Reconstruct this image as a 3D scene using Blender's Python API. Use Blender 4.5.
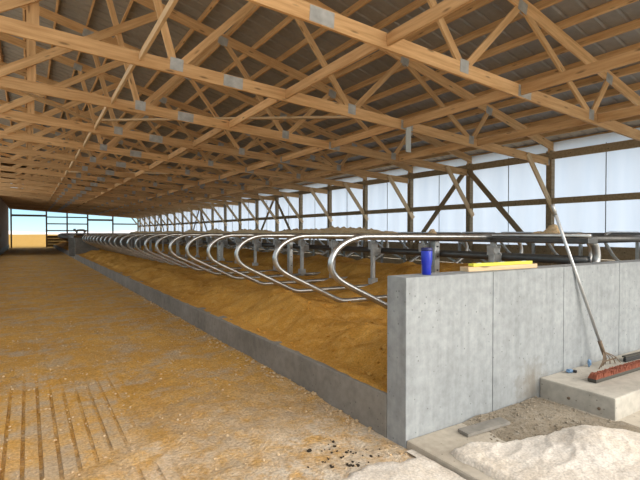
import bpy, bmesh, math, random
import numpy as np
from mathutils import Vector, Matrix, noise

for o in list(bpy.data.objects):
    bpy.data.objects.remove(o, do_unlink=True)
scene = bpy.context.scene
COL = scene.collection
rnd = random.Random(7)

# ------------------------------------------------------------------ camera
FPX = 460.0
cam_d = bpy.data.cameras.new('camera')
cam_d.sensor_width = 36.0
cam_d.lens = FPX / 640.0 * 36.0
cam_d.clip_start = 0.05
cam_d.clip_end = 3000
cam = bpy.data.objects.new('camera', cam_d)
COL.objects.link(cam)
cam.location = (0, 0, 1.5)
cam.rotation_euler = (math.radians(90 - 0.87), 0, math.radians(-32.4))
scene.camera = cam

# ------------------------------------------------------------------ world
world = bpy.data.worlds.new('sky')
scene.world = world
world.use_nodes = True
wn = world.node_tree
wn.nodes.clear()
tc = wn.nodes.new('ShaderNodeTexCoord')
sep = wn.nodes.new('ShaderNodeSeparateXYZ')
ramp = wn.nodes.new('ShaderNodeValToRGB')
bg = wn.nodes.new('ShaderNodeBackground')
wo = wn.nodes.new('ShaderNodeOutputWorld')
wn.links.new(tc.outputs['Generated'], sep.inputs[0])
wn.links.new(sep.outputs['Z'], ramp.inputs[0])
wn.links.new(ramp.outputs[0], bg.inputs[0])
wn.links.new(bg.outputs[0], wo.inputs[0])
e = ramp.color_ramp.elements
e[0].position = 0.0; e[0].color = (0.70, 0.91, 0.96, 1)
e[1].position = 1.0; e[1].color = (0.84, 0.85, 0.86, 1)
m = ramp.color_ramp.elements.new(0.22); m.color = (0.80, 0.85, 0.88, 1)
m = ramp.color_ramp.elements.new(0.06); m.color = (0.36, 0.73, 0.90, 1)
bg.inputs[1].default_value = 0.68

# ------------------------------------------------------------------ hazy sun
sun_d = bpy.data.lights.new('sun', 'SUN')
sun_d.energy = 3.3
sun_d.angle = math.radians(75)
sun_d.color = (1.0, 0.92, 0.81)
sun = bpy.data.objects.new('sun', sun_d)
COL.objects.link(sun)
sun.rotation_euler = Vector((0.42, -0.72, 0.60)).to_track_quat('Z', 'Y').to_euler()

vs = scene.view_settings
vs.view_transform = 'Standard'
vs.look = 'None'
vs.gamma = 1.0
vs.use_curve_mapping = False
vs.exposure = 0.92

# ------------------------------------------------------------------ materials
def mat_new(name):
    m = bpy.data.materials.new(name)
    m.use_nodes = True
    nt = m.node_tree
    for n in list(nt.nodes):
        nt.nodes.remove(n)
    out = nt.nodes.new('ShaderNodeOutputMaterial')
    bs = nt.nodes.new('ShaderNodeBsdfPrincipled')
    nt.links.new(bs.outputs[0], out.inputs[0])
    return m, nt, bs, out

def N(nt, kind, **kw):
    n = nt.nodes.new(kind)
    for k, v in kw.items():
        if hasattr(n, k):
            setattr(n, k, v)
        else:
            n.inputs[k].default_value = v
    return n

def mix(nt, fac, a, b, blend='MIX'):
    n = nt.nodes.new('ShaderNodeMix')
    n.data_type = 'RGBA'
    n.blend_type = blend
    for sock, v in ((n.inputs[0], fac), (n.inputs[6], a), (n.inputs[7], b)):
        if hasattr(v, 'is_linked') or isinstance(v, bpy.types.NodeSocket):
            nt.links.new(v, sock)
        else:
            sock.default_value = v if not isinstance(v, tuple) else (*v, 1)
    return n.outputs[2]

def cramp(nt, src, stops):
    r = nt.nodes.new('ShaderNodeValToRGB')
    nt.links.new(src, r.inputs[0])
    el = r.color_ramp.elements
    for i, (p, c) in enumerate(stops):
        if i < 2:
            x = el[i]; x.position = p
        else:
            x = el.new(p)
        x.color = (c, c, c, 1) if not isinstance(c, tuple) else (*c, 1)
    return r.outputs[0]

def coords(nt, scale=(1, 1, 1), rand=0.0, kind='Object'):
    t = nt.nodes.new('ShaderNodeTexCoord')
    mp = nt.nodes.new('ShaderNodeMapping')
    mp.inputs['Scale'].default_value = scale
    nt.links.new(t.outputs[kind], mp.inputs[0])
    if rand:
        oi = nt.nodes.new('ShaderNodeObjectInfo')
        mu = nt.nodes.new('ShaderNodeMath'); mu.operation = 'MULTIPLY'; mu.inputs[1].default_value = rand
        nt.links.new(oi.outputs['Random'], mu.inputs[0])
        cb = nt.nodes.new('ShaderNodeCombineXYZ')
        for i in range(3):
            nt.links.new(mu.outputs[0], cb.inputs[i])
        nt.links.new(cb.outputs[0], mp.inputs['Location'])
    return mp.outputs[0]

def noi(nt, vec, scale, detail=4, rough=0.55):
    n = nt.nodes.new('ShaderNodeTexNoise')
    n.inputs['Scale'].default_value = scale
    n.inputs['Detail'].default_value = detail
    n.inputs['Roughness'].default_value = rough
    nt.links.new(vec, n.inputs['Vector'])
    return n.outputs['Fac']

def bump(nt, bs, h, strength, dist):
    b = nt.nodes.new('ShaderNodeBump')
    b.inputs['Strength'].default_value = strength
    b.inputs['Distance'].default_value = dist
    nt.links.new(h, b.inputs['Height'])
    nt.links.new(b.outputs[0], bs.inputs['Normal'])

def wood(name, light, dark, rough=0.75):
    m, nt, bs, out = mat_new(name)
    v = coords(nt, (1.0, 14, 14), 40.0)
    g = noi(nt, v, 1.6, 6, 0.6)
    c = mix(nt, cramp(nt, g, [(0.32, 0.0), (0.68, 1.0)]), dark, light)
    oi = nt.nodes.new('ShaderNodeObjectInfo')
    t = cramp(nt, oi.outputs['Random'], [(0.0, (0.80, 0.76, 0.72)), (1.0, (1.08, 1.04, 1.0))])
    c = mix(nt, 1.0, c, t, 'MULTIPLY')
    kv = coords(nt, (2.2, 9, 9), 17.0)
    vo = nt.nodes.new('ShaderNodeTexVoronoi'); vo.inputs['Scale'].default_value = 1.0
    nt.links.new(kv, vo.inputs['Vector'])
    k = cramp(nt, vo.outputs['Distance'], [(0.07, 1.0), (0.17, 0.0)])
    c = mix(nt, k, c, tuple(x * 0.45 for x in dark))
    nt.links.new(c, bs.inputs['Base Color'])
    bs.inputs['Roughness'].default_value = rough
    bump(nt, bs, g, 0.12, 0.01)
    return m

def metal(name, col, rough, metallic=0.85, spangle=0.12):
    m, nt, bs, out = mat_new(name)
    v = coords(nt, (1, 1, 1), 30.0)
    n = noi(nt, v, 9, 4)
    c = mix(nt, cramp(nt, n, [(0.3, 0.0), (0.7, 1.0)]), tuple(x * (1 - spangle * 2) for x in col), tuple(min(1, x * (1 + spangle)) for x in col))
    nt.links.new(c, bs.inputs['Base Color'])
    bs.inputs['Metallic'].default_value = metallic
    bs.inputs['Roughness'].default_value = rough
    return m

def plain(name, col, rough=0.6, metallic=0.0, var=0.12):
    m, nt, bs, out = mat_new(name)
    v = coords(nt, (1, 1, 1), 11.0)
    n = noi(nt, v, 12, 4)
    c = mix(nt, n, tuple(x * (1 - var) for x in col), tuple(min(1, x * (1 + var)) for x in col))
    nt.links.new(c, bs.inputs['Base Color'])
    bs.inputs['Roughness'].default_value = rough
    bs.inputs['Metallic'].default_value = metallic
    return m

def concrete(name, light, dark, stain=None, streak=True):
    m, nt, bs, out = mat_new(name)
    v = coords(nt, kind='Object')
    a = noi(nt, v, 1.7, 6, 0.6)
    b = noi(nt, v, 14, 5, 0.6)
    c = mix(nt, cramp(nt, a, [(0.3, 0.0), (0.7, 1.0)]), dark, light)
    c = mix(nt, cramp(nt, b, [(0.25, 0.75), (0.7, 1.06)]), (0, 0, 0), c, 'MIX')
    if streak:
        sv = coords(nt, (7, 7, 0.5), kind='Object')
        s = noi(nt, sv, 2.0, 4)
        c = mix(nt, 1.0, c, cramp(nt, s, [(0.3, 0.86), (0.6, 1.04)]), 'MULTIPLY')
    vo = nt.nodes.new('ShaderNodeTexVoronoi'); vo.inputs['Scale'].default_value = 16
    nt.links.new(v, vo.inputs['Vector'])
    pit = cramp(nt, vo.outputs['Distance'], [(0.05, 1.0), (0.12, 0.0)])
    c = mix(nt, pit, c, tuple(x * 0.5 for x in dark))
    if stain:
        (sx, sy, sz), rad, scol = stain
        st = coords(nt, (1, 1, 1), kind='Object')
        dn = nt.nodes.new('ShaderNodeVectorMath'); dn.operation = 'DISTANCE'
        nt.links.new(st, dn.inputs[0]); dn.inputs[1].default_value = (sx, sy, sz)
        ad = nt.nodes.new('ShaderNodeMath'); ad.operation = 'MULTIPLY_ADD'
        nt.links.new(b, ad.inputs[0]); ad.inputs[1].default_value = rad * 1.2
        nt.links.new(dn.outputs['Value'], ad.inputs[2])
        f = cramp(nt, ad.outputs[0], [(rad * 0.75, 0.65), (rad * 1.6, 0.0)])
        c = mix(nt, f, c, scol)
    nt.links.new(c, bs.inputs['Base Color'])
    bs.inputs['Roughness'].default_value = 0.85
    bump(nt, bs, b, 0.15, 0.01)
    return m

def sandmat(name, c1, c2, c3, scale=1.0, bstr=0.5):
    m, nt, bs, out = mat_new(name)
    v = coords(nt, kind='Object')
    a = noi(nt, v, 0.9 * scale, 6, 0.6)
    b = noi(nt, v, 9 * scale, 6, 0.65)
    d = noi(nt, v, 60 * scale, 3, 0.6)
    c = mix(nt, cramp(nt, a, [(0.35, 0.0), (0.65, 1.0)]), c1, c2)
    c = mix(nt, cramp(nt, b, [(0.45, 0.0), (0.75, 0.8)]), c, c3)
    c = mix(nt, 1.0, c, cramp(nt, d, [(0.3, 0.7), (0.7, 1.12)]), 'MULTIPLY')
    nt.links.new(c, bs.inputs['Base Color'])
    bs.inputs['Roughness'].default_value = 0.95
    bs.inputs['Specular IOR Level'].default_value = 0.1
    ad = nt.nodes.new('ShaderNodeMath'); ad.operation = 'ADD'
    nt.links.new(b, ad.inputs[0]); nt.links.new(d, ad.inputs[1])
    bump(nt, bs, ad.outputs[0], bstr, 0.03)
    return m

M = {}
M['pine'] = wood('pine', (0.80, 0.53, 0.275), (0.56, 0.32, 0.135))
M['pine_pale'] = wood('pine_pale', (0.80, 0.62, 0.40), (0.66, 0.46, 0.26))
M['treated'] = wood('treated_lumber', (0.37, 0.28, 0.17), (0.25, 0.18, 0.10))
M['oldwood'] = wood('old_boards', (0.30, 0.18, 0.09), (0.16, 0.095, 0.05))
M['plate'] = metal('galvanised_plate', (0.46, 0.46, 0.45), 0.6, 0.4)
M['galv'] = metal('galvanised_pipe', (0.52, 0.525, 0.52), 0.30, 0.9)
M['galv_dull'] = metal('dull_galvanised', (0.50, 0.50, 0.49), 0.45, 0.75)
M['dark_steel'] = metal('dark_steel', (0.10, 0.098, 0.095), 0.4, 0.5)
M['roof'] = metal('roof_steel', (0.31, 0.30, 0.29), 0.6, 0.25, 0.05)
M['concrete'] = concrete('concrete_wall', (0.375, 0.398, 0.412), (0.275, 0.294, 0.307), stain=((3.66, 2.36, 0.18), 0.26, (0.19, 0.16, 0.12)))
M['curb'] = concrete('concrete_curb', (0.31, 0.29, 0.26), (0.19, 0.18, 0.16), streak=False)
M['slab'] = concrete('concrete_slab', (0.56, 0.51, 0.43), (0.40, 0.35, 0.28), streak=False)
M['step'] = concrete('concrete_step', (0.55, 0.52, 0.46), (0.42, 0.39, 0.34), streak=False)
M['sand'] = sandmat('golden_sand', (0.48, 0.235, 0.042), (0.66, 0.35, 0.075), (0.72, 0.44, 0.14))
M['sand_pale'] = sandmat('dried_sand', (0.58, 0.41, 0.23), (0.68, 0.50, 0.31), (0.74, 0.59, 0.41))
M['lime'] = sandmat('white_lime', (0.74, 0.69, 0.63), (0.66, 0.58, 0.48), (0.78, 0.74, 0.69), 1.1, 0.25)
M['gravel'] = sandmat('tan_gravel', (0.28, 0.235, 0.175), (0.37, 0.32, 0.25), (0.45, 0.41, 0.35), 1.5)
M['dirt'] = sandmat('groove_dirt_shade', (0.030, 0.027, 0.023), (0.05, 0.042, 0.033), (0.09, 0.066, 0.04), 2.0)  # dirt colour darkened to put shade into the grooves; crumbs share it
M['straw'] = sandmat('straw_field', (0.40, 0.235, 0.055), (0.47, 0.285, 0.075), (0.37, 0.205, 0.045), 0.15)
M['yard'] = sandmat('gravel_yard', (0.62, 0.54, 0.42), (0.70, 0.61, 0.48), (0.56, 0.49, 0.38), 0.5)
M['sandy_slab'] = sandmat('sand_dusted_slab', (0.50, 0.36, 0.20), (0.44, 0.36, 0.26), (0.55, 0.40, 0.22), 2.0, 0.3)
M['blue'] = plain('blue_enamel', (0.012, 0.03, 0.42), 0.3)
M['navy'] = plain('navy_plastic', (0.01, 0.015, 0.10), 0.35)
M['yellow'] = plain('yellow_paint', (0.78, 0.76, 0.06), 0.45)
M['red_bristle'] = plain('red_bristle', (0.30, 0.095, 0.055), 0.8, 0, 0.35)
M['black'] = plain('black_rubber', (0.018, 0.018, 0.02), 0.6)
M['black_block'] = plain('dark_block', (0.06, 0.055, 0.045), 0.7)
M['blue_film'] = plain('blue_plastic', (0.16, 0.28, 0.46), 0.4)
M['alu'] = metal('aluminium_tube', (0.56, 0.57, 0.58), 0.4, 0.7, 0.05)
M['rust'] = plain('rusty_wire', (0.20, 0.145, 0.10), 0.7, 0.3)
M['orange_paint'] = plain('grey_paint', (0.10, 0.11, 0.12), 0.5)
M['cord'] = plain('curtain_cord', (0.22, 0.24, 0.26), 0.7)
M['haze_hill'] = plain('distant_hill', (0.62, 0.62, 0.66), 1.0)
M['junction'] = plain('grey_plastic', (0.52, 0.56, 0.56), 0.45)

def floor_sand_mat(name, grey, bstr):
    m, nt, bs, out = mat_new(name)
    t = nt.nodes.new('ShaderNodeTexCoord')
    v = coords(nt)
    a = noi(nt, v, 0.8, 6, 0.6); b = noi(nt, v, 7, 6, 0.7); d = noi(nt, v, 45, 4, 0.65); g = noi(nt, v, 2.3, 7, 0.72)
    vs_ = coords(nt, (5.0, 0.7, 1.0)); sm = noi(nt, vs_, 1.3, 5, 0.65)
    c = mix(nt, cramp(nt, a, [(0.35, 0.0), (0.65, 1.0)]), (0.60, 0.32, 0.070), (0.72, 0.41, 0.105))
    c = mix(nt, cramp(nt, b, [(0.45, 0.0), (0.75, 0.7)]), c, (0.76, 0.49, 0.19))
    c = mix(nt, cramp(nt, sm, [(0.50, 0.0), (0.68, 0.45)]), c, (0.50, 0.33, 0.15))
    # scuffed grey concrete showing through
    c = mix(nt, cramp(nt, g, [(0.50 - grey, 0.0), (0.66 - grey, 0.75)]), c, (0.52, 0.44, 0.34))
    # pale dust tracked in from the yard, thinning out along the alley
    dn = nt.nodes.new('ShaderNodeVectorMath'); dn.operation = 'DISTANCE'
    nt.links.new(t.outputs['Object'], dn.inputs[0]); dn.inputs[1].default_value = (1.9, 1.0, 0)
    ad = nt.nodes.new('ShaderNodeMath'); ad.operation = 'MULTIPLY_ADD'
    nt.links.new(g, ad.inputs[0]); ad.inputs[1].default_value = 4.2
    nt.links.new(dn.outputs['Value'], ad.inputs[2])
    mp = nt.nodes.new('ShaderNodeMath'); mp.operation = 'DIVIDE'; mp.inputs[1].default_value = 8.0
    nt.links.new(ad.outputs[0], mp.inputs[0])
    pv = noi(nt, v, 4.2, 8, 0.75)
    pm = nt.nodes.new('ShaderNodeMath'); pm.operation = 'MULTIPLY'
    nt.links.new(cramp(nt, mp.outputs[0], [(0.42, 1.0), (0.68, 0.0)]), pm.inputs[0])
    nt.links.new(cramp(nt, pv, [(0.40, 0.15), (0.58, 0.95)]), pm.inputs[1])
    c = mix(nt, pm.outputs[0], c, (0.76, 0.68, 0.57))
    dk = noi(nt, v, 5.5, 8, 0.7)
    c = mix(nt, cramp(nt, dk, [(0.60, 0.0), (0.72, 0.55)]), c, (0.27, 0.20, 0.13))
    c = mix(nt, 1.0, c, cramp(nt, d, [(0.3, 0.62), (0.7, 1.15)]), 'MULTIPLY')
    nt.links.new(c, bs.inputs['Base Color'])
    bs.inputs['Roughness'].default_value = 0.95
    bs.inputs['Specular IOR Level'].default_value = 0.1
    ad2 = nt.nodes.new('ShaderNodeMath'); ad2.operation = 'ADD'
    nt.links.new(b, ad2.inputs[0]); nt.links.new(d, ad2.inputs[1])
    bump(nt, bs, ad2.outputs[0], bstr, 0.035)
    return m
M['alley_sand'] = floor_sand_mat('alley_sand', 0.02, 0.8)
M['alley_slab'] = floor_sand_mat('alley_slab', 0.07, 0.5)


def curtain_mat():
    m = bpy.data.materials.new('curtain_fabric'); m.use_nodes = True
    nt = m.node_tree
    for n in list(nt.nodes): nt.nodes.remove(n)
    out = nt.nodes.new('ShaderNodeOutputMaterial')
    tr = nt.nodes.new('ShaderNodeBsdfTranslucent')
    df = nt.nodes.new('ShaderNodeBsdfDiffuse')
    mx = nt.nodes.new('ShaderNodeMixShader')
    v = coords(nt, (1, 3.0, 0.4))
    n = noi(nt, v, 1.2, 4)
    c = mix(nt, n, (0.40, 0.50, 0.66), (0.52, 0.60, 0.73))
    nt.links.new(c, tr.inputs[0]); nt.links.new(c, df.inputs[0])
    mx.inputs[0].default_value = 0.12
    nt.links.new(tr.outputs[0], mx.inputs[1]); nt.links.new(df.outputs[0], mx.inputs[2])
    nt.links.new(mx.outputs[0], out.inputs[0])
    return m
M['curtain'] = curtain_mat()

# ------------------------------------------------------------------ helpers
def tag(o, label=None, cat=None, group=None, kind=None):
    if label: o['label'] = label
    if cat: o['category'] = cat
    if group: o['group'] = group
    if kind: o['kind'] = kind
    return o

def empty(name, loc=(0, 0, 0)):
    o = bpy.data.objects.new(name, None)
    o.empty_display_size = 0.1
    o.location = loc
    COL.objects.link(o)
    return o

def world_loc(o):
    v = Vector((0, 0, 0))
    while o is not None:
        v += o.location
        o = o.parent
    return v

def link(name, me, mat, parent=None, mw=None):
    o = bpy.data.objects.new(name, me)
    COL.objects.link(o)
    if mat is not None and len(me.materials) == 0:
        me.materials.append(M[mat])
    mw = mw or Matrix.Identity(4)
    if parent is not None:
        o.parent = parent
        pw = PW.get(parent.name, Matrix.Translation(parent.location))
        o.matrix_basis = pw.inverted() @ mw
    else:
        o.matrix_basis = mw
    PW[o.name] = mw.copy()
    return o
PW = {}

def mesh_from(verts, faces, name='mesh', smooth=False):
    me = bpy.data.meshes.new(name)
    me.from_pydata(verts, [], faces)
    if smooth:
        me.polygons.foreach_set('use_smooth', [True] * len(me.polygons))
    me.update()
    return me

BOX_F = [(0, 1, 3, 2), (4, 6, 7, 5), (0, 4, 5, 1), (2, 3, 7, 6), (0, 2, 6, 4), (1, 5, 7, 3)]
_boxes = {}
def box_mesh(lx, ly, lz, mat, bevel=0.0):
    k = (round(lx, 4), round(ly, 4), round(lz, 4), mat, bevel)
    if k in _boxes: return _boxes[k]
    v = [(sx * lx / 2, sy * ly / 2, sz * lz / 2) for sx in (-1, 1) for sy in (-1, 1) for sz in (-1, 1)]
    me = mesh_from(v, BOX_F, 'box')
    if bevel:
        bm = bmesh.new(); bm.from_mesh(me)
        bmesh.ops.bevel(bm, geom=list(bm.edges), offset=bevel, segments=2, affect='EDGES', profile=0.6)
        bm.to_mesh(me); bm.free()
    me.materials.append(M[mat])
    _boxes[k] = me
    return me

def box(name, lo, hi, mat, parent=None, bevel=0.0, rotz=0.0):
    lo, hi = Vector(lo), Vector(hi)
    s = hi - lo
    me = box_mesh(s.x, s.y, s.z, mat, bevel)
    mw = Matrix.Translation((lo + hi) / 2) @ Matrix.Rotation(rotz, 4, 'Z')
    return link(name, me, None, parent, mw)

def board_matrix(p0, p1, up=(0, 0, 1)):
    p0, p1 = Vector(p0), Vector(p1)
    x = (p1 - p0).normalized()
    u = Vector(up)
    z = (u - x * u.dot(x)).normalized()
    y = z.cross(x)
    mw = Matrix((x, y, z)).transposed().to_4x4()
    mw.translation = (p0 + p1) / 2
    return mw, (p1 - p0).length

def board(name, p0, p1, w, t, mat, parent=None, up=(0, 0, 1), bevel=0.0):
    """a sawn board from p0 to p1, w deep along up and t thick"""
    mw, L = board_matrix(p0, p1, up)
    return link(name, box_mesh(L, t, w, mat, bevel), None, parent, mw)

def tube_geo(pts, r, seg=10, cap=True, verts=None, faces=None):
    verts = [] if verts is None else verts
    faces = [] if faces is None else faces
    pts = [Vector(p) for p in pts]
    n = len(pts)
    base = len(verts)
    prev = None
    for i, p in enumerate(pts):
        d = (pts[min(i + 1, n - 1)] - pts[max(i - 1, 0)]).normalized()
        if prev is None:
            a = Vector((0, 0, 1)) if abs(d.z) < 0.9 else Vector((0, 1, 0))
            u = (a - d * a.dot(d)).normalized()
        else:
            u = (prev - d * prev.dot(d)).normalized()
        prev = u
        w = d.cross(u)
        rr = r[i] if isinstance(r, (list, tuple)) else r
        for k in range(seg):
            an = 2 * math.pi * k / seg
            verts.append(tuple(p + u * math.cos(an) * rr + w * math.sin(an) * rr))
    for i in range(n - 1):
        for k in range(seg):
            a = base + i * seg + k; b = base + i * seg + (k + 1) % seg
            faces.append((a, b, b + seg, a + seg))
    if cap:
        faces.append(tuple(base + k for k in reversed(range(seg))))
        faces.append(tuple(base + (n - 1) * seg + k for k in range(seg)))
    return verts, faces

def tube(name, pts, r, mat, parent=None, seg=10):
    c = Vector(pts[0])
    v, f = tube_geo([Vector(p) - c for p in pts], r, seg)
    return link(name, mesh_from(v, f, name, True), mat, parent, Matrix.Translation(c))

def smooth_path(pts, sub=4):
    pts = [Vector(p) for p in pts]
    out = []
    for i in range(len(pts) - 1):
        p0 = pts[max(i - 1, 0)]; p1 = pts[i]; p2 = pts[i + 1]; p3 = pts[min(i + 2, len(pts) - 1)]
        for s in range(sub):
            t = s / sub
            out.append(0.5 * ((2 * p1) + (p2 - p0) * t + (2 * p0 - 5 * p1 + 4 * p2 - p3) * t * t + (3 * p1 - p0 - 3 * p2 + p3) * t ** 3))
    out.append(pts[-1])
    return out

def lathe(name, prof, mat, parent=None, loc=(0, 0, 0), seg=24):
    v, f = [], []
    for r, z in prof:
        for k in range(seg):
            a = 2 * math.pi * k / seg
            v.append((r * math.cos(a), r * math.sin(a), z))
    for i in range(len(prof) - 1):
        for k in range(seg):
            a = i * seg + k; b = i * seg + (k + 1) % seg
            f.append((a, b, b + seg, a + seg))
    f.append(tuple(reversed(range(seg))))
    f.append(tuple((len(prof) - 1) * seg + k for k in range(seg)))
    return link(name, mesh_from(v, f, name, True), mat, parent, Matrix.Translation(loc))

def grid_mesh(xs, ys, fz, name='grid', smooth=True):
    nx, ny = len(xs), len(ys)
    v = [(x, y, fz(x, y)) for y in ys for x in xs]
    f = [(j * nx + i, j * nx + i + 1, (j + 1) * nx + i + 1, (j + 1) * nx + i) for j in range(ny - 1) for i in range(nx - 1)]
    return mesh_from(v, f, name, smooth)

def nz(x, y, s, seed=0.0):
    return noise.noise(Vector((x * s + seed, y * s - seed * 1.7, seed * 0.37)))
def fbm(x, y, s, seed=0.0, oc=4):
    return noise.fractal(Vector((x * s + seed, y * s - seed, seed)), 1.0, 2.1, oc)

def spaced(a, b, start, grow, cap):
    out = [a]; st = start
    while out[-1] < b:
        out.append(min(b, out[-1] + st)); st = min(cap, st * grow)
    return out

def sstep(a, b, x):
    t = max(0.0, min(1.0, (x - a) / (b - a)))
    return t * t * (3 - 2 * t)

ORD = ['first', 'second', 'third', 'fourth', 'fifth', 'sixth', 'seventh', 'eighth', 'ninth', 'tenth', 'eleventh', 'twelfth',
       'thirteenth', 'fourteenth', 'fifteenth', 'sixteenth', 'seventeenth', 'eighteenth', 'nineteenth', 'twentieth',
       'twenty-first', 'twenty-second', 'twenty-third', 'twenty-fourth', 'twenty-fifth', 'twenty-sixth', 'twenty-seventh']

# ------------------------------------------------------------------ dimensions
XL, XR = -1.6, 10.8            # side walls
Y0, BAY, NB = 6.5, 2.44, 20    # post line, bay, last truss
YEND = Y0 + BAY * NB
YFRONT = -0.95
CX = 2.2                       # curb face
ROW_END, ROW2 = 28.9, 33.6
EYE = 1.5
def bot_h(x):                  # centre of the bottom chord
    return EYE + 2.42 - 0.062 * (x + 0.3)
def top_h(x):                  # centre of the top chord
    return EYE + 3.285 - 0.24 * (x - 6.0)
SL = math.atan(0.24)

# ================================================================== SETTING
# ---- ground outside
gx = spaced(0, 900, 6, 1.25, 120); gx = [-g for g in reversed(gx[1:])] + gx
gy = [YEND + 0.3 + g for g in spaced(0, 1200, 2, 1.25, 150)]
tag(link('ground_field', grid_mesh(gx, gy, lambda x, y: -0.03 + 0.0 * x + 0.12 * fbm(x, y, 0.05, 3) * sstep(YEND, YEND + 20, y)), 'straw'), kind='structure')
tag(link('ground_side', grid_mesh([XR + 0.15, 14, 20, 40, 120, 400], [-60, -10, 0, 20, YEND + 0.3], lambda x, y: -0.06), 'yard'), kind='structure')
tag(link('ground_yard', grid_mesh([-120, -30, -8, XL - .2, 0, 2, 6, XR + .15], [-60, -20, -8, YFRONT - 0.05], lambda x, y: -0.02), 'yard'), kind='structure')
tag(link('ground_left', grid_mesh([-400, -60, -10, XL - .2], [YFRONT - 0.05, 20, YEND + .3], lambda x, y: -0.06), 'yard'), kind='structure')
hv = spaced(-260, 620, 12, 1.0, 12)
hm_v, hm_f = [], []
for i, x in enumerate(hv):
    h = 3 + 9 * sstep(60, 260, x) + 2.5 * fbm(x, 0, 0.02, 5)
    for (dy, z) in ((0, -1), (14, h * 0.7), (40, h), (110, -1)):
        hm_v.append((x, 620 + dy, z))
for i in range(len(hv) - 1):
    for k in range(3):
        a = i * 4 + k
        hm_f.append((a, a + 4, a + 5, a + 1))
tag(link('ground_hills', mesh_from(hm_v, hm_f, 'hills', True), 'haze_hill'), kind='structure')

# ---- alley floor: grooved slab
PITCH = 0.104
gxs = []
x = XL
k = 0
cols = []          # (x, is_groove_bottom)
gpos = -1.5
cols.append((XL, 0))
while gpos < CX - 0.1:
    cols += [(gpos - 0.013, 0), (gpos - 0.009, 1), (gpos + 0.009, 1), (gpos + 0.013, 0)]
    gpos += PITCH
cols.append((CX + 0.01, 0))
ys = [YFRONT] + spaced(0.5, YEND + 0.3, 0.5, 1.02, 2.5)
v, f, mi = [], [], []
nx = len(cols)
for y in ys:
    for (x, g) in cols:
        v.append((x, y, -0.05 if g else 0.0))
for j in range(len(ys) - 1):
    for i in range(nx - 1):
        f.append((j * nx + i, j * nx + i + 1, (j + 1) * nx + i + 1, (j + 1) * nx + i))
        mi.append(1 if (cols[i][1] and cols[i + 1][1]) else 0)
me = mesh_from(v, f, 'floor')
me.materials.append(M['alley_slab']); me.materials.append(M['dirt'])  # groove bottoms get the near-black tone, recess shade painted in
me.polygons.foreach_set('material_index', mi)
tag(link('floor', me, None), kind='structure')
tag(link('floor_cross', grid_mesh([CX + 0.01, 4, 7.8, 9.0, XR - 0.1], [2.0, 10, 20, 30, 40, YEND + .3], lambda x, y: -0.002), 'slab'), kind='structure')

# ---- sand over the alley
def sand_floor(x, y):
    z = 0.010 * fbm(x, y, 1.3, 2.0) + 0.009 * fbm(x, y, 5.0, 8.0) + 0.005 * nz(x, y, 19, 4.0)
    cover = 0.016
    # scraped patch where the grooves stay open
    p = sstep(-0.75, -0.15, x) * (1 - sstep(0.55, 1.1, x)) * (1 - sstep(4.3, 6.2, y + 0.5 * nz(x, y, 1.1, 6)))
    cover -= 0.024 * p * (1 - 0.9 * math.exp(-((y - 2.95 - 0.55 * x) / 0.16) ** 2))
    p2 = (1 - sstep(0.0, 0.5, abs(x + 0.05))) * (1 - sstep(7.0, 11.0, y))
    cover -= 0.013 * p2
    # drift along the curb and the tread line
    cover += 0.02 * sstep(1.95, 2.2, x) * sstep(2.6, 4, y) + 0.012 * math.exp(-((x - 1.25 - 0.05 * y) / 0.3) ** 2)
    cover += 0.02 * sstep(0.8, 1.3, x) * math.exp(-((y - 3.3 - 0.2 * x) / 0.35) ** 2) * (0.5 + nz(x, y, 5, 3))
    cover -= 0.014 * sstep(1.2, 1.7, x) * (1 - sstep(4.0, 5.0, y))
    return z + cover
sx = spaced(XL + 0.045, CX - 0.001, 0.028, 1.0, 0.028)
sy = spaced(1.2, 7.0, 0.028, 1.0, 0.028) + spaced(7.03, YEND, 0.04, 1.03, 0.6)
so = link('alley_sand', grid_mesh(sx, sy, sand_floor, 'alley_sand'), 'alley_sand')
tag(so, 'golden sand scattered over the grooved concrete alley floor', 'sand', kind='stuff')

# ---- left wall of boards on a concrete base
wl = empty('wall_left', (XL, 25, 0)); tag(wl, kind='structure')
zt = top_h(XL) + 0.2
v, f = [], []
YLB = 36.0
yb = YLB
pts = []
while yb < YEND:
    pts += [(yb, 0.0), (yb + 0.26, 0.0), (yb + 0.26, -0.02), (yb + 0.30, -0.02)]
    yb += 0.30
for (y, d) in pts:
    v += [(XL - 0.03 + d, y, 0.35), (XL - 0.03 + d, y, zt)]
for i in range(len(pts) - 1):
    f.append((2 * i, 2 * i + 1, 2 * i + 3, 2 * i + 2))
b0 = len(v)
v += [(XL - 0.12, YLB, 0.35), (XL - 0.12, YEND, 0.35), (XL - 0.12, YEND, zt), (XL - 0.12, YLB, zt)]
f.append((b0, b0 + 1, b0 + 2, b0 + 3))
link('board_cladding', mesh_from(v, f), 'oldwood', wl)
box('base_wall', (XL - 0.15, YFRONT, -0.1), (XL + 0.02, YEND, 0.38), 'curb', wl)
for n in range(-3, 13):              # unseen bays before the boarded part, left open to let daylight in
    y = Y0 + BAY * n
    box('post', (XL - 0.14, y - 0.07, 0.38), (XL, y + 0.07, bot_h(XL) - 0.1), 'treated', wl)
    if n < 12:
        for q in range(3):
            box('plank', (XL - 0.19, y + 0.004, 0.385 + q * 0.275), (XL - 0.15, y + BAY - 0.004, 0.65 + q * 0.275), 'treated', wl)
        box('header_board', (XL - 0.10, y + 0.075, bot_h(XL) - 0.2), (XL - 0.06, y + BAY - 0.075, bot_h(XL) - 0.02), 'treated', wl)

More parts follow.
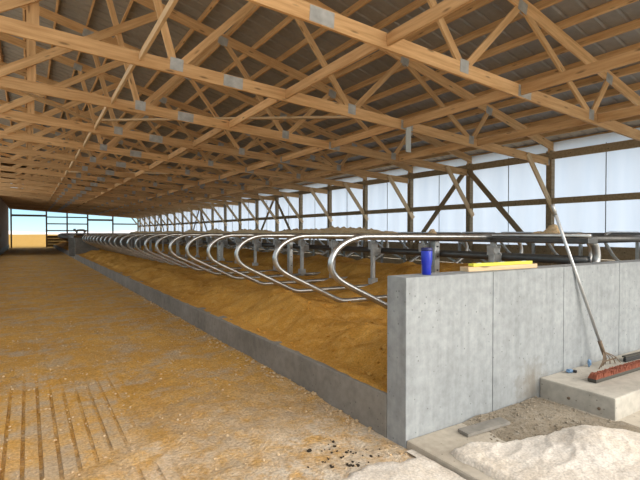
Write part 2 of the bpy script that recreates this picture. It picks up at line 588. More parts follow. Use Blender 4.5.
# ---- roof: purlins and ribbed steel panels
roof = empty('ceiling', (5, 25, top_h(5))); tag(roof, kind='structure')
def roof_pt(x, off):
    return Vector((x + off * math.sin(SL), 0, top_h(x) + off * math.cos(SL)))
px_list = []
xx = XR + 0.25
while xx > XL:
    px_list.append(xx); xx -= 0.585
for xx in px_list:
    c = roof_pt(xx, 0.095 + 0.066)
    mw = Matrix.Translation((c.x, (YFRONT + YEND) / 2, c.z)) @ Matrix.Rotation(SL, 4, 'Y') @ Matrix.Rotation(math.pi / 2, 4, 'Z')
    link('purlin', box_mesh(YEND - YFRONT, 0.04, 0.132, 'pine'), None, roof, mw)
cf = roof_pt(XL - 0.05, 0.0)
box('fascia_board', (cf.x - 0.05, YFRONT, cf.z - 0.08), (cf.x - 0.012, YEND, cf.z + 0.2), 'pine', roof)
# ribbed panel, 0.915 wide, ribs run down the slope
PW_ = 0.915
prof = []
for k in range(3):
    y0 = k * PW_ / 3
    prof += [(y0, 0.022), (y0 + 0.028, 0.022), (y0 + 0.05, 0.0), (y0 + PW_ / 3 - 0.022, 0.0)]
prof.append((PW_, 0.022))
xa, xb = XL - 0.40, XR + 0.55
Ls = (xb - xa) / math.cos(SL)
v, f = [], []
for (y, z) in prof:
    v += [(-Ls / 2, y, z), (Ls / 2, y, z)]
for i in range(len(prof) - 1):
    f.append((2 * i, 2 * i + 1, 2 * i + 3, 2 * i + 2))
panel_me = mesh_from(v, f, 'roof_panel'); panel_me.materials.append(M['roof'])
cpt = roof_pt((xa + xb) / 2, 0.095 + 0.134)
npan = int((YEND + 0.4 - YFRONT + 0.3) / PW_)
for i in range(npan):
    mw = Matrix.Translation((cpt.x, YFRONT - 0.3 + i * PW_, cpt.z)) @ Matrix.Rotation(SL, 4, 'Y')
    link('roof_panel', panel_me, None, roof, mw)

# ---- right wall: posts, girts, planks
wr = empty('wall_right', (XR, 25, 0)); tag(wr, kind='structure')
post_me = box_mesh(0.14, 0.14, 3.5, 'treated')
for n in range(-3, NB + 1):
    y = Y0 + BAY * n
    link('post', post_me, None, wr, Matrix.Translation((XR, y, 1.75)))
    if n < NB:
        box('header_board', (XR - 0.11, y + 0.004, 3.28), (XR - 0.07, y + BAY - 0.004, 3.46), 'treated', wr)
        box('girt', (XR - 0.11, y + 0.004, 2.20), (XR - 0.07, y + BAY - 0.004, 2.345), 'treated', wr)
        for q in range(4):
            box('plank', (XR + 0.07, y + 0.004, 0.02 + q * 0.295), (XR + 0.11, y + BAY - 0.004, 0.305 + q * 0.295), 'treated', wr)
for n in (1, 6, 11, 16):
    for s in (-1, 1):
        board('wall_brace', (XR - 0.125, Y0 + BAY * n + s * 0.05, 3.3), (XR - 0.125, Y0 + BAY * (n + s * 0.86), 1.12), 0.14, 0.038, 'treated', wr, up=(0, 1, 0.3))

# curtain hung outside the posts
cur = empty('side_curtain', (XR + 0.09, 25, 1.2))
tag(cur, 'translucent white curtain hung along the open right side wall behind the posts', 'curtain')
ys_c = spaced(YFRONT, YEND, 0.12, 1.0, 0.12)
v, f = [], []
for y in ys_c:
    d = 0.012 * math.sin(y * 9) + 0.01 * nz(y, 0, 2.2)
    v += [(XR + 0.085 + d, y, 1.19), (XR + 0.085 + d, y, 3.72)]
for i in range(len(ys_c) - 1):
    f.append((2 * i, 2 * i + 2, 2 * i + 3, 2 * i + 1))
link('curtain_sheet', mesh_from(v, f, 'curtain', True), 'curtain', cur)
for n in range(-2, NB):
    y = Y0 + BAY * (n + 0.47)
    tube('lift_cord', [(XR - 0.02, y, 1.15), (XR - 0.02, y, 3.5)], 0.011, 'cord', cur, 6)

# ---- far end wall: open frame
wf = empty('wall_far', (4, YEND + 0.12, 0)); tag(wf, kind='structure')
YE = YEND + 0.12
for xpost in (-1.42, 1.62, 3.50, 5.45, 7.95, 10.6):
    box('post', (xpost - 0.07, YE - 0.07, 0), (xpost + 0.07, YE + 0.07, bot_h(xpost) + 0.9), 'treated', wf)
def far_rail(x0, x1, z, h=0.12):
    box('rail', (x0 + 0.07, YE - 0.03, z - h / 2), (x1 - 0.07, YE + 0.03, z + h / 2), 'treated', wf)
far_rail(-1.42, 1.62, 3.28, 0.2)
for z in (3.16, 2.46, 1.75):
    far_rail(1.62, 3.50, z); far_rail(3.50, 5.45, z)
far_rail(5.45, 7.95, 2.92, 0.2)
far_rail(7.95, 10.6, 2.50, 0.14)
for z in (0.2, 0.5, 0.8, 1.1):
    far_rail(1.62, 3.50, z, 0.28); far_rail(3.50, 5.45, z, 0.28); far_rail(5.45, 7.95, z, 0.28); far_rail(7.95, 10.6, z, 0.28)

# ---- concrete: divider walls, curbs, apron, step
WY, WT, WH = 2.36, 0.2, 1.19
def divider_wall(name, y, xs, mat='concrete'):
    w = empty(name, (xs[0], y, 0)); tag(w, kind='structure')
    for i in range(len(xs) - 1):
        me = box_mesh(xs[i + 1] - xs[i] - 0.006, WT, WH + 0.1, mat, 0.006)
        # keep object coordinates in wall space so the mottling is continuous
        me = me.copy()
        c = Vector(((xs[i] + xs[i + 1]) / 2, y + WT / 2, (WH - 0.1) / 2))
        me.transform(Matrix.Translation(c))
        link('wall_panel', me, None, w, Matrix.Identity(4))
    box('joint_filler', (xs[0] + 0.05, y + 0.012, -0.1), (xs[-1] - 0.05, y + WT - 0.012, WH - 0.012), 'curb', w)
    return w
wall_x = [CX, 3.14, 4.15, 5.18, 6.2, 7.0, 7.8]
divider_wall('wall_front', WY, wall_x)
divider_wall('wall_crossing', ROW_END, [CX, 3.6, 5.0, 6.4, 7.8], 'curb')
divider_wall('wall_crossing_far', ROW2, [CX, 3.6, 5.0, 6.4, 7.8], 'curb')
for i, (xa_, ya, yb) in enumerate(((CX, WY + WT, ROW_END), (CX, ROW2 + WT, YEND), (7.64, WY + WT, ROW_END), (7.64, ROW2 + WT, YEND))):
    c = empty('curb', (xa_ + 0.08, ya, 0)); tag(c, kind='structure')
    y = ya; L = 4.4
    while y < yb - 0.1:
        y2 = min(yb, y + L)
        me = box_mesh(0.16, y2 - y - 0.004, 0.42, 'curb', 0.012).copy()
        me.transform(Matrix.Translation((xa_ + 0.08, (y + y2) / 2, 0.11)))
        link('curb_section', me, None, c)
        y = y2
ap = tag(box('floor_apron', (CX + 0.005, YFRONT, -0.1), (8.4, WY - 0.002, 0.062), 'slab', bevel=0.015), kind='structure')
me = box_mesh(2.6, WY - 1.74 - 0.003, 0.24, 'step', 0.012)
stp = tag(link('trim_1', me, None, None, Matrix.Translation((3.78 + 1.3, (WY + 1.74) / 2, 0.113))), kind='structure')
for (y, z) in ((1.86, 0.12), (2.1, 0.13)):
    tube('tie_hole', [(3.785, y, z), (3.772, y, z)], 0.012, 'rust', stp, 8)

# ================================================================== TRUSSES
def node_plate(parent, x, z, w, h, y, ang=0.0):
    for s in (-1, 1):
        mw = Matrix.Translation((x, y + s * 0.0215, z)) @ Matrix.Rotation(ang, 4, 'Y')
        link('gusset_plate', box_mesh(w, 0.003, h, 'plate'), None, parent, mw)

def make_truss(y):
    t = empty('roof_truss', (XR, y, bot_h(XR) - 0.09))
    spl = [XL + 0.02, 2.59, 6.06, XR + 0.02]
    for i in range(3):
        board('bottom_chord', (spl[i] + 0.002, y, bot_h(spl[i])), (spl[i + 1] - 0.002, y, bot_h(spl[i + 1])), 0.184, 0.038, 'pine', t)
    ts = [XL + 0.02, 4.4, XR + 0.45]
    for i in range(2):
        board('top_chord', (ts[i] + 0.002, y, top_h(ts[i])), (ts[i + 1] - 0.002, y, top_h(ts[i + 1])), 0.184, 0.038, 'pine', t)
    webs = [('T', 8.45, 'B', 7.92), ('B', 7.84, 'T', 6.05), ('T', 5.95, 'B', 4.82), ('B', 4.72, 'T', 3.40), ('T', 3.28, 'B', 1.82),
            ('B', 1.72, 'T', 1.18), ('T', 0.07, 'B', 0.07), ('B', -0.45, 'T', 2.2)]
    for k, (a, x0, b, x1) in enumerate(webs):
        z0 = top_h(x0) - 0.06 if a == 'T' else bot_h(x0) + 0.06
        z1 = top_h(x1) - 0.06 if b == 'T' else bot_h(x1) + 0.06
        yo = 0.039 if k >= 6 and k != 7 else (-0.039 if k == 7 else 0.0)
        w = 0.10 if k < 6 else (0.14 if k == 7 else 0.13)
        board('web', (x0, y + yo, z0), (x1, y + yo, z1), w, 0.036, 'pine', t, up=(0.3, 0, 1) if abs(x0 - x1) > 0.3 else (1, 0, 0))
    board('end_web', (XL + 0.09, y, bot_h(XL) + 0.09), (XL + 0.09, y, top_h(XL) - 0.1), 0.14, 0.036, 'pine', t, up=(1, 0, 0))
    # heel block and knee brace to the post
    board('heel_web', (XR - 0.02, y, bot_h(XR) + 0.05), (XR - 0.02, y, top_h(XR) - 0.05), 0.14, 0.038, 'pine', t, up=(1, 0, 0))
    board('knee_brace', (9.80, y - 0.040, bot_h(9.8) + 0.05), (XR + 0.05, y - 0.09, 1.99), 0.13, 0.038, 'pine_pale', t, up=(1, 0, 1))
    a1 = math.atan(0.062)
    for (x, w) in ((7.88, 0.15), (4.77, 0.16), (1.76, 0.18)):
        node_plate(t, x, bot_h(x) + 0.045, w, 0.17, y, a1)
    for x in (2.59, 6.06):
        node_plate(t, x, bot_h(x), 0.30, 0.165, y, a1)
    for x in (8.45, 6.0, 3.35, 1.15):
        node_plate(t, x, top_h(x) - 0.05, 0.2, 0.16, y, SL)
    node_plate(t, XR - 0.02, bot_h(XR), 0.2, 0.16, y, a1)
    return t

def copy_tree(o, parent=None, delta=Vector((0, 0, 0))):
    c = o.copy(); COL.objects.link(c); c.parent = parent
    if parent is None:
        c.location = o.location + delta
    for ch in o.children:
        copy_tree(ch, c)
    return c

t0 = make_truss(Y0 - 2 * BAY)
GT = 'roof trusses in a row along the barn'
tag(t0, 'roof truss over the camera at the open front end', 'roof truss', GT)
tlabels = {1: 'nearest pine roof truss in view, crossing the top right corner',
           2: 'second pine roof truss in view, reaching the post above the leaning pole'}
for i in range(1, NB + 3):
    c = copy_tree(t0, None, Vector((0, BAY * i, 0)))
    lab = tlabels.get(i) or ('last pine roof truss, at the far open end' if i == NB + 2 else ORD[i - 1] + ' pine roof truss from the front, counted along the ceiling')
    tag(c, lab, 'roof truss', GT)

# ---- long lateral braces butted between the bottom chords
lat = [(1.25, 0.09, 'slim pale brace board running down the ceiling at the left'),
       (3.45, 0.14, 'long brace board running down the ceiling left of centre'),
       (5.95, 0.14, 'long brace board running down the ceiling right of centre'),
       (8.05, 0.14, 'long brace board running down the ceiling nearest the curtain wall')]
for j, (xl, h, lab) in enumerate(lat):
    e_ = empty('lateral_brace', (xl, Y0, bot_h(xl)))
    tag(e_, lab, 'brace board', 'braces between the trusses')
    for i in range(NB + 2):
        y = Y0 + BAY * (i - 2)
        board('brace_board', (xl, y + 0.024, bot_h(xl) + 0.025), (xl + 0.03, y + BAY - 0.024, bot_h(xl) + 0.012), h, 0.038, 'pine' if j else 'pine_pale', e_)
def diag(p, q, lab):
    e_ = empty('diagonal_brace', (p[0], p[1], bot_h(p[0]) + 0.1)); tag(e_, lab, 'brace board')
    board('brace_board', (p[0], p[1], bot_h(p[0]) + 0.125), (q[0], q[1], bot_h(q[0]) + 0.125), 0.038, 0.085, 'pine_pale', e_)
diag((1.35, 11.0), (5.5, 6.8), 'thin pale diagonal board laid across the third visible truss')
diag((1.2, 11.3), (-0.7, 9.0), 'thin diagonal board near the left end of the third truss')
diag((1.3, 21.0), (5.6, 16.6), 'thin diagonal board laid across trusses halfway down the barn')

# white hanger strap below the chord
hs = empty('chord_hanger', (6.0, Y0, 0)); tag(hs, 'short whitewashed board hanging from the second visible truss chord', 'hanger board')
for y in (Y0,):
    board('board', (6.07, y - 0.045, bot_h(6.05) + 0.07), (6.07, y - 0.045, bot_h(6.05) - 0.50), 0.11, 0.03, 'junction', hs, up=(1, 0, 0))

# ================================================================== SAND BED
def bed(x, y):
    z = 0.33 + 0.17 * sstep(2.35, 3.1, x) + 0.10 * sstep(4.2, 5.0, x) + 0.24 * sstep(5.2, 6.2, x) - 0.42 * sstep(6.7, 7.65, x)
    z += 0.13 * fbm(x, y, 1.0, 1.3, 4) + 0.065 * nz(x, y, 2.6, 5) + 0.018 * nz(x, y, 8, 2) + 0.006 * nz(x, y, 21, 7)
    z += 0.16 * math.exp(-(((x - 3.15) / 0.55) ** 2 + ((y - 3.25) / 0.7) ** 2)) + 0.10 * math.exp(-(((x - 3.0) / 0.4) ** 2 + ((y - 5.4) / 0.8) ** 2))
    edge = sstep(2.36, 2.55, x)
    return 0.325 + (z - 0.325) * (0.10 + 0.90 * edge) + 0.010 * nz(x, y, 6, 3) - 0.02 * (1 - sstep(2.21, 2.26, x))
bx = spaced(CX + 0.02, 4.0, 0.035, 1.0, 0.035) + spaced(4.06, 7.7, 0.07, 1, 0.07)
by = spaced(WY + WT + 0.005, 8.0, 0.035, 1.0, 0.035) + spaced(8.05, ROW_END - 0.01, 0.05, 1.02, 0.16)
tag(link('sand_bed', grid_mesh(bx, by, bed, 'sand_bed'), 'sand'), 'heaped golden sand filling the stall beds behind the near curb', 'sand', kind='stuff')
by2 = spaced(ROW2 + WT + 0.01, YEND - 0.1, 0.2, 1.0, 0.2)
bx2 = spaced(CX + 0.06, 7.7, 0.12, 1, 0.12)
tag(link('sand_bed', grid_mesh(bx2, by2, lambda x, y: bed(x, y) + 0.12 * sstep(2.4, 3.4, x), 'sand_bed_far'), 'sand'),
    'heaped sand in the far stall block beyond the cross alley', 'sand', kind='stuff')

# ================================================================== STALL DIVIDERS
XP = 5.0
LOOP = [(4.960, 1.452), (4.4, 1.455), (3.6, 1.46), (3.05, 1.462), (2.88, 1.455), (2.73, 1.415), (2.60, 1.335), (2.53, 1.22), (2.55, 1.105),
        (2.64, 1.02), (2.80, 0.935), (3.1, 0.79), (3.38, 0.652), (3.48, 0.612), (3.6, 0.595), (4.2, 0.592), (4.995, 0.59)]
lp = smooth_path([(x - XP, 0, z) for x, z in LOOP], 3)
vv, ff = tube_geo(lp, 0.033, 10)
loop_me = mesh_from(vv, ff, 'loop', True); loop_me.materials.append(M['galv'])
lp2 = smooth_path([(-(x - XP) * 0.97, 0, z) for x, z in LOOP], 3)
vv, ff = tube_geo(lp2, 0.033, 8)
loop2_me = mesh_from(vv, ff, 'loop_far', True); loop2_me.materials.append(M['galv_dull'])

def bracket_mesh():
    bm = bmesh.new()
    def b(cx, cy, cz, sx, sy, sz):
        r = bmesh.ops.create_cube(bm, size=1.0)
        for vt in r['verts']:
            vt.co = Vector((vt.co.x * sx + cx, vt.co.y * sy + cy, vt.co.z * sz + cz))
    b(0, -0.045, 0, 0.13, 0.012, 0.12); b(0, 0.045, 0, 0.13, 0.012, 0.12)
    b(-0.058, 0, 0, 0.014, 0.10, 0.12)
    for z in (-0.04, 0.04):
        b(0.045, -0.056, z, 0.022, 0.016, 0.022); b(-0.04, -0.056, z, 0.022, 0.016, 0.022)
    me = bpy.data.meshes.new('bracket'); bm.to_mesh(me); bm.free()
    me.materials.append(M['plate'])
    return me
br_me = bracket_mesh()
post2_me = box_mesh(0.062, 0.062, 1.08, 'galv_dull', 0.008)

def near_divider(y, detail=True):
    t = empty('stall_divider', (XP, y, 0.3))
    link('loop_pipe', loop_me, None, t, Matrix.Translation((XP, y, 0)))
    link('post', post2_me, None, t, Matrix.Translation((XP + 0.03, y, 0.845)))
    for z in (1.28, 0.66):
        link('clamp_bracket', br_me, None, t.children[1] if len(t.children) > 1 else t, Matrix.Translation((XP + 0.03, y, z)))
    return t
def far_divider(y):
    t = empty('stall_divider', (XP + 0.1, y, 0.3))
    link('loop_pipe', loop2_me, None, t, Matrix.Translation((XP + 0.14, y + 0.075, 0)))
    link('clamp_bracket', br_me, None, t, Matrix.Translation((XP + 0.16, y + 0.075, 1.18)))
    return t
d0 = near_divider(3.78)
f0 = far_divider(3.78)
G1, G2 = 'near row of stall dividers', 'far row of stall dividers'
nloops = 0
ys_loop = [3.78 + 1.22 * i for i in range(21)]
for i, y in enumerate(ys_loop):
    a = d0 if i == 0 else copy_tree(d0, None, Vector((0, y - 3.78, 0)))
    b = f0 if i == 0 else copy_tree(f0, None, Vector((0, y - 3.78, 0)))
    if i == 0:
        la = 'galvanised stall divider loop nearest the concrete wall, near row'
        lb = 'galvanised stall divider nearest the concrete wall in the far row'
    else:
        la = ORD[i] + ' galvanised stall divider loop from the concrete wall, near row'
        lb = ORD[i] + ' stall divider from the concrete wall in the far row, facing the curtain'
    tag(a, la, 'stall divider', G1); tag(b, lb, 'stall divider', G2)
i = 0
y = ROW2 + 1.4
while y < YEND - 0.8:
    a = copy_tree(d0, None, Vector((0, y - 3.78, 0)))
    tag(a, ORD[i] + ' small distant stall divider beyond the cross alley', 'stall divider', 'stall dividers in the far block')
    y += 1.22; i += 1
# third row against the curtain wall: bent dividers whose ends show under the rail
LOOP3 = [(1.35, 1.50), (0.6, 1.50), (0.15, 1.50), (0.04, 1.47), (0.0, 1.40), (0.02, 1.32), (0.10, 1.24), (0.45, 0.98), (1.3, 0.62)]
vv, ff = tube_geo(smooth_path([(x, 0, z) for x, z in LOOP3], 3), 0.03, 8)
loop3_me = mesh_from(vv, ff, 'loop_wall', True); loop3_me.materials.append(M['galv_dull'])
i = 0
y = 4.5
while y < ROW_END - 1:
    t = empty('stall_divider', (9.3, y, 0)); 
    link('loop_pipe', loop3_me, None, t, Matrix.Translation((9.3, y, 0)))
    link('post', box_mesh(0.06, 0.06, 1.5, 'galv_dull'), None, t, Matrix.Translation((10.62, y, 0.76)))
    tag(t, ORD[i] + ' bent pipe divider along the curtain wall, counted from the front', 'stall divider', 'dividers along the curtain wall')
    y += 1.16; i += 1

# ---- lengthwise rails
def rail_run(name, x, z, r, mat, y0, y1, lab, cat, seg=10, L=6.1):
    e_ = empty(name, (x, y0, z)); tag(e_, lab, cat)
    y = y0
    while y < y1 - 0.01:
        y2 = min(y1, y + L)
        tube('pipe_length', [(x, y, z), (x, y2, z)], r, mat, e_, seg)
        if y2 < y1:
            tube('coupling', [(x, y2 - 0.06, z), (x, y2 + 0.06, z)], r * 1.16, 'dark_steel', e_, seg)
        y = y2
    return e_
yr0, yr1 = WY + WT + 0.01, ROW_END - 0.01
rail_run('neck_rail', 5.02, 1.4705, 0.024, 'galv', yr0, yr1, 'long galvanised rail lying along the near edge of the dark top rail', 'rail')
rail_run('neck_rail', 6.1, 1.385, 0.03, 'galv_dull', 3.2, yr1, 'long galvanised neck rail under the far row dividers', 'rail')
beam = empty('top_rail', (XP + 0.05, yr0, 1.4)); tag(beam, 'dark steel top rail over the posts, caked with sand', 'rail')
y = yr0
while y < yr1 - 0.01:
    y2 = min(yr1, y + 6.1)
    box('rail_section', (XP - 0.03, y, 1.385), (XP + 0.17, y2 - 0.005, 1.445), 'dark_steel', beam, 0.012)
    y = y2
rail_run('lower_rail', XP + 0.285, 1.19, 0.053, 'dark_steel', yr0 + 0.16, yr1, 'thick dark pipe rail running below the top rail', 'rail')
box_r = empty('wall_guard_rail', (9.28, yr0, 1.5)); tag(box_r, 'dark guard rail along the curtain side stalls', 'rail')
tube('pipe_length', [(9.5, 2.2, 1.46), (9.5, YEND - 1, 1.46)], 0.045, 'dark_steel', box_r)

i = 0
for y in (4.88, 9.38, 14.1, 18.9, 23.8, 27.6):
    e_ = empty('support_post', (XP + 0.14, y, 0.3))
    box('post_tube', (XP + 0.08, y - 0.05, 0.25), (XP + 0.18, y + 0.05, 1.38), 'galv', e_, 0.01)
    for z in (0.75, 0.95, 1.15, 1.3):
        tube('bolt', [(XP + 0.13, y - 0.05, z), (XP + 0.13, y - 0.062, z)], 0.012, 'dark_steel', e_, 6)
    tag(e_, ORD[i] + ' wide galvanised support post under the top rail, counted from the front', 'post', 'support posts under the top rail')
    i += 1

# curved end divider mounted by the front wall
e_ = empty('end_divider', (7.2, 2.75, 0.3)); tag(e_, 'curved dark pipe dropping behind the concrete wall near the right edge', 'stall divider')
tube('bent_pipe', [(5.18, 2.72, 1.43), (6.4, 2.72, 1.43), (7.7, 2.72, 1.43)], 0.045, 'dark_steel', e_)
tube('drop_pipe', smooth_path([(5.25, 2.665, 1.40), (5.31, 2.665, 1.33), (5.33, 2.665, 1.22), (5.29, 2.665, 1.12), (5.23, 2.665, 0.9)], 4), 0.042, 'galv_dull', e_)

# ---- sand caked along the top rail
def ridge_z(x, y):
    u = max(0.0, 1 - (2 * (x - XP - 0.11) / 0.13) ** 2) ** 0.6
    h = (0.125 + 0.07 * fbm(0, y, 0.8, 3.1, 3)) * sstep(5.3, 6.0, y)
    h += 0.10 * math.exp(-((y - 4.92) / 0.10) ** 2)
    h += 0.12 * math.exp(-((y - 3.02) / 0.10) ** 2) + 0.07 * math.exp(-((y - 3.22) / 0.16) ** 2) + 0.055 * math.exp(-((y - 2.75) / 0.07) ** 2)
    h *= 1 + 0.3 * nz(x, y, 11, 4) + 0.15 * nz(x, y, 29, 8)
    return 1.435 + h * 1.15 * u
tag(link('sand_ridge', grid_mesh([XP + 0.046 + 0.128 * k / 10 for k in range(11)], spaced(2.6, ROW_END - .1, 0.025, 1.008, 0.1), ridge_z, 'sand_ridge'), 'sand_pale'),
    'dry sand lying in lumps on top of the dark top rail', 'sand', kind='stuff')

# ================================================================== SMALL THINGS ON THE WALL
bt = empty('tumbler', (2.5, 2.46, WH)); tag(bt, 'royal blue drinking tumbler standing on the concrete wall end', 'tumbler')
lathe('body', [(0.030, 0), (0.033, 0.004), (0.034, 0.06), (0.040, 0.10), (0.042, 0.175), (0.040, 0.18)], 'blue', bt, (2.5, 2.46, WH))
lathe('lid', [(0.041, 0.178), (0.043, 0.183), (0.043, 0.197), (0.036, 0.202), (0.012, 0.203)], 'navy', bt, (2.5, 2.46, WH))
wb = board('wood_board', (2.96, 2.50, WH + 0.019), (3.84, 2.47, WH + 0.019), 0.036, 0.09, 'pine_pale', None, bevel=0.002)
tag(wb, 'short pale wood board lying flat on the concrete wall', 'board')
lv = empty('spirit_level', (3.0, 2.48, WH + 0.038)); tag(lv, 'yellow spirit level lying on the pale board on the wall', 'spirit level')
board('level_body', (3.02, 2.482, WH + 0.051), (3.78, 2.462, WH + 0.051), 0.024, 0.055, 'yellow', lv, bevel=0.003)
for u in (0.12, 0.5, 0.88):
    xx = 3.02 + 0.76 * u; yy = 2.482 - 0.02 * u
    board('vial', (xx - 0.025, yy, WH + 0.064), (xx + 0.025, yy, WH + 0.064), 0.004, 0.018, 'junction', lv)

# ================================================================== TOOLS ON THE STEP
ZS = 0.234
rk = empty('rake', (4.66, 2.22, ZS)); tag(rk, 'metal-handled rake leaning on the concrete wall, wire tines on the step', 'rake')
pb, pt = Vector((4.603, 2.250, 0.42)), Vector((4.07, 2.43, 1.76))
dirp = (pt - pb).normalized()
tube('handle', [pb, pt], 0.0145, 'alu', rk, 12)
tube('socket', [pb - dirp * 0.09, pb + dirp * 0.06], 0.018, 'rust', rk, 10)
tube('grip', [pt - dirp * 0.10, pt + dirp * 0.003], 0.015, 'galv_dull', rk, 10)
hub = pb - dirp * 0.05
for k in range(7):
    a = -0.62 + 1.24 * k / 6
    endp = Vector((4.66 + 0.20 * a / 0.62, 2.215 - 0.015 * abs(k - 3) + 0.03, ZS + 0.006))
    mid = hub.lerp(endp, 0.55) + Vector((0.0, -0.02, 0.012))
    tube('tine', smooth_path([hub, mid, endp], 4), 0.0045, 'rust', rk, 6)
board('tine_bar', (4.54, 2.21, ZS + 0.055), (4.79, 2.21, ZS + 0.055), 0.012, 0.006, 'rust', rk)

bh = empty('push_broom_head', (4.3, 2.03, ZS)); tag(bh, 'red-bristled push broom head lying bristles up on the concrete step', 'broom')
p0, p1 = Vector((4.02, 2.04, ZS)), Vector((4.86, 2.02, ZS))
board('brush_block', p0 + Vector((0, 0, 0.016)), p1 + Vector((0, 0, 0.016)), 0.030, 0.075, 'black_block', bh, bevel=0.006)
vv, ff = [], []
r2 = random.Random(3)
for i in range(70):
    for j in range(7):
        u = (i + 0.5) / 70
        c = p0.lerp(p1, u) + Vector((0, (j - 3) * 0.0105, 0.030))
        L = 0.042 + r2.uniform(-0.005, 0.005)
        lean = Vector((r2.uniform(-0.012, 0.012), -0.012 + (3 - j) * 0.003 + r2.uniform(-0.008, 0.008), L))
        base = len(vv)
        for (q, s) in ((c, 0.0048), (c + lean, 0.0066)):
            for k in range(4):
                vv.append((q.x + s * math.cos(k * math.pi / 2 + .78), q.y + s * math.sin(k * math.pi / 2 + .78), q.z))
        for k in range(4):
            k2 = (k + 1) % 4
            ff.append((base + k, base + k2, base + 4 + k2, base + 4 + k))
        ff.append((base + 4, base + 5, base + 6, base + 7))
link('bristles', mesh_from([tuple(Vector(q) - p0) for q in vv], ff, 'bristles'), 'red_bristle', bh, Matrix.Translation(p0))

sq = empty('squeegee', (5.1, 2.2, ZS)); tag(sq, 'black rubber squeegee head lying behind the broom on the step', 'squeegee')
board('rubber_blade', (4.92, 2.19, ZS + 0.022), (5.5, 2.16, ZS + 0.022), 0.040, 0.03, 'black', sq, bevel=0.008)
board('clamp_bar', (4.94, 2.205, ZS + 0.047), (5.48, 2.175, ZS + 0.047), 0.014, 0.04, 'black_block', sq, bevel=0.003)

def scrap(name, loc, s, lab, seed):
    bm = bmesh.new()
    bmesh.ops.create_icosphere(bm, subdivisions=3, radius=1)
    for vt in bm.verts:
        n1 = 0.75 + 0.5 * noise.noise(vt.co * 1.8 + Vector((seed, 0, 0))) + 0.15 * noise.noise(vt.co * 5 + Vector((seed, 3, 0)))
        vt.co = Vector((vt.co.x * s[0] * n1, vt.co.y * s[1] * n1, max(-0.85, vt.co.z * n1) * s[2]))
    me = bpy.data.meshes.new(name); bm.to_mesh(me); bm.free()
    me.polygons.foreach_set('use_smooth', [True] * len(me.polygons))
    o = link(name, me, 'blue_film', None, Matrix.Translation((loc[0], loc[1], loc[2] + 0.85 * s[2])))
    tag(o, lab, 'plastic scrap')
    return o
scrap('plastic_scrap', (4.13, 2.29, ZS), (0.042, 0.03, 0.022), 'small crumpled blue plastic scrap lying by the wall joint on the step', 2.0)
scrap('plastic_scrap', (4.47, 2.29, ZS), (0.026, 0.018, 0.045), 'blue plastic scrap standing upright beside the rake tines', 9.0)
box('black_cap', (4.165, 2.255, ZS), (4.195, 2.285, ZS + 0.022), 'black', None, 0.005)
tag(bpy.data.objects['black_cap'], 'tiny black cap beside the crumpled blue scrap', 'cap')

# ================================================================== LIME HEAP, GRAVEL, CLODS
def lime_edge(x, y):
    # signed inside value
    top = 2.12 - 0.36 * (x - 2.3) if x < 3.3 else 1.76 - 1.0 * (x - 3.3)
    e1 = (top + 0.05 * nz(x, y, 5, 3) - y)
    e2 = (x - 2.29 - 0.04 * nz(x, y, 6, 9) + 0.03 * (2.1 - y))
    return min(e1, e2)
def lime(x, y):
    e = lime_edge(x, y)
    s = sstep(-0.01, 0.05, e)
    h = 0.035 + 0.075 * math.exp(-(((x - 3.2) / 0.32) ** 2 + ((y - 1.6) / 0.25) ** 2)) + 0.03 * sstep(0, 0.4, e)
    h += 0.016 * fbm(x, y, 3.0, 4, 4) + 0.006 * nz(x, y, 24, 1)
    # footprints with raised rims
    for (fx, fy, ang) in ((2.62, 1.85, 0.3), (2.98, 1.70, 0.5), (2.75, 1.58, 0.2), (3.15, 1.45, 0.6)):
        dx, dy = x - fx, y - fy
        u = dx * math.cos(ang) + dy * math.sin(ang); w = -dx * math.sin(ang) + dy * math.cos(ang)
        r = math.hypot(u / 0.17, w / 0.075)
        h += 0.006 * math.exp(-((r - 1.05) / 0.14) ** 2) - 0.004 * (1 - sstep(0.6, 1.0, r))
    return 0.052 + (h + 0.01) * s - 0.03 * (1 - s)
lx = spaced(2.15, 4.4, 0.016, 1, 0.016); ly = spaced(0.9, 2.3, 0.016, 1, 0.016)
tag(link('lime_heap', grid_mesh(lx, ly, lime, 'lime_heap'), 'lime'), 'heap of white lime spread on the apron before the concrete wall', 'lime heap', kind='stuff')
def lime2(x, y):
    e = 2.30 - 0.12 * (x - 1.7) + 0.10 * nz(x, y, 4, 2) + 0.04 * nz(x, y, 15, 2) - y - 0.5 * (1 - sstep(1.0, 1.65, x))
    return -0.02 + 0.055 * sstep(-0.02, 0.08, e) + 0.012 * fbm(x, y, 5, 3) * sstep(-0.02, .1, e)
tag(link('lime_patch', grid_mesh(spaced(0.9, 2.19, 0.02, 1, .02), spaced(1.1, 2.5, .02, 1, .02), lime2, 'lime2'), 'lime'),
    'thin spread of white lime on the alley floor at the bottom edge', 'lime', kind='stuff')

def gravel_h(x, y):
    edge = sstep(0.0, 0.25, 2.36 - y) 
    m_ = sstep(2.6, 3.0, x) * (1 - sstep(3.70, 3.775, x) * sstep(1.70, 1.74, y))
    return 0.05 + 0.03 * m_ + 0.012 * fbm(x, y, 4, 6) * m_
tag(link('gravel_patch', grid_mesh(spaced(2.45, 3.76, .03, 1, .03), spaced(1.0, 2.345, .03, 1, .03), gravel_h, 'gravel'), 'gravel'),
    'tan gravel and dirt between the lime heap and the concrete wall', 'gravel', kind='stuff')
fb = board('form_board', (2.60, 2.20, 0.078), (3.02, 2.16, 0.088), 0.022, 0.10, 'curb', None); tag(fb, 'flat weathered board lying on the apron at the wall base', 'board')

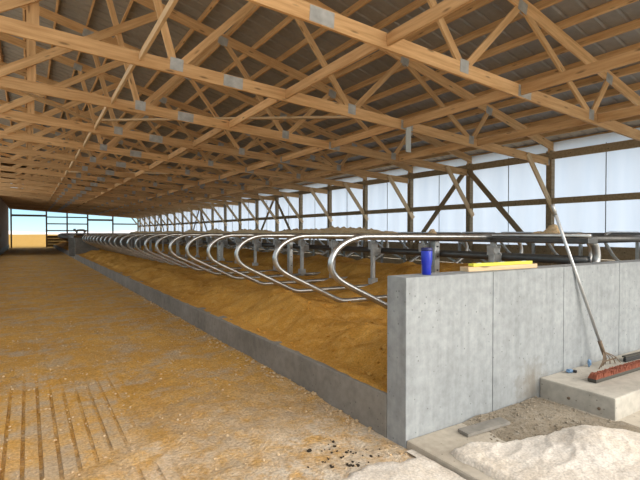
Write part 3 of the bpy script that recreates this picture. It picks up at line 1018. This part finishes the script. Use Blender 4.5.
def clods(name, n, fpos, smin, smax, mat, parent, seed):
    r = random.Random(seed)
    bm = bmesh.new(); bmesh.ops.create_icosphere(bm, subdivisions=1, radius=1)
    bv = [vt.co.copy() for vt in bm.verts]; bf = [[q.index for q in fa.verts] for fa in bm.faces]; bm.free()
    V, F = [], []
    for i in range(n):
        p = fpos(r)
        if p is None: continue
        s = smin + (smax - smin) * r.random() ** 3
        sc = (s * r.uniform(.7, 1.3), s * r.uniform(.7, 1.3), s * r.uniform(.5, .9))
        b = len(V)
        for q in bv:
            j = r.uniform(.75, 1.2)
            V.append((p[0] + q.x * sc[0] * j, p[1] + q.y * sc[1] * j, p[2] + sc[2] * 0.5 + q.z * sc[2] * j))
        F += [tuple(b + k for k in fa) for fa in bf]
    o = link(name, mesh_from(V, F, name), mat, bpy.data.objects[parent]); tag(o, kind='stuff')
def fp_alley(r):
    x = r.uniform(-1.0, 2.15); y = 1.8 + 7 * r.random() ** 1.4
    return (x, y, max(0, sand_floor(x, y)))
clods('sand_clods', 2600, fp_alley, 0.003, 0.013, 'sand_pale', 'alley_sand', 1)
def fp_dark(r):
    x = r.gauss(1.75, 0.12); y = r.gauss(2.5, 0.1)
    return (x, y, max(0, sand_floor(x, y)))
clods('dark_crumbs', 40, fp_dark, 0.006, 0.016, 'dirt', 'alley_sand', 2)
def fp_gravel(r):
    x = r.uniform(2.5, 3.75); y = r.uniform(1.7, 2.33)
    if lime_edge(x, y) > 0: return None
    return (x, y, gravel_h(x, y))
clods('gravel_stones', 700, fp_gravel, 0.004, 0.013, 'gravel', 'gravel_patch', 3)
def fp_bed(r):
    x = r.uniform(2.3, 3.9); y = 2.6 + 7 * r.random() ** 1.5
    return (x, y, bed(x, y))
clods('bed_clods', 900, fp_bed, 0.006, 0.024, 'sand', 'sand_bed', 4)
def fp_curb(r):
    x = CX - abs(r.gauss(0.0, 0.06)); y = 2.7 + 14 * r.random() ** 1.3
    return (x, y, max(0.0, sand_floor(min(x, CX - 0.01), y)))
clods('curb_clods', 700, fp_curb, 0.005, 0.022, 'sand_pale', 'alley_sand', 5)

# ================================================================== FAR VEHICLE
vx, vy = 5.25, 61.0
uv = empty('utility_vehicle', (vx, vy, 0)); tag(uv, 'small dark utility vehicle with a rounded roof parked outside the far end', 'vehicle')
box('body', (vx - 0.55, vy - 0.7, 0.40), (vx + 0.55, vy + 1.2, 1.0), 'orange_paint', uv, 0.08)
box('hood', (vx - 0.5, vy - 1.3, 0.50), (vx + 0.5, vy - 0.7, 1.12), 'orange_paint', uv, 0.08)
box('seat', (vx - 0.42, vy + 0.3, 1.0), (vx + 0.42, vy + 0.55, 1.45), 'black', uv, 0.04)
for ax in (-0.42, 0.42):
    for ay in (-0.6, 0.7):
        tube('roof_post', [(vx + ax, vy + ay, 0.95), (vx + ax * 0.95, vy + ay * 0.85, 1.80)], 0.05, 'black', uv, 8)
        tube('wheel', [(vx + ax * 1.1, vy + ay * 1.3, 0.35), (vx + ax * 1.7, vy + ay * 1.3, 0.35)], 0.34, 'black', uv, 18)
    tube('headlight', [(vx + ax * 0.8, vy - 1.28, 0.95), (vx + ax * 0.8, vy - 1.32, 0.95)], 0.09, 'junction', uv, 12)
rv = smooth_path([(vx - 0.52, vy, 1.74), (vx - 0.44, vy, 1.86), (vx - 0.2, vy, 1.95), (vx + 0.2, vy, 1.95), (vx + 0.44, vy, 1.86), (vx + 0.52, vy, 1.74)], 3)
vv, ff = [], []
for q in rv:
    for (dy, dz) in ((-0.75, 0), (0.85, 0), (0.85, -0.12), (-0.75, -0.12)):
        vv.append((q.x, vy + dy, q.z + dz))
for i in range(len(rv) - 1):
    for k in range(4):
        ff.append((i * 4 + k, i * 4 + (k + 1) % 4, i * 4 + 4 + (k + 1) % 4, i * 4 + 4 + k))
ff += [(3, 2, 1, 0), tuple((len(rv) - 1) * 4 + k for k in range(4))]
link('roof', mesh_from(vv, ff, 'roof'), 'black_block', uv)
box('mirror', (vx - 0.82, vy - 0.62, 1.72), (vx - 0.55, vy - 0.56, 2.0), 'black', uv, 0.02)
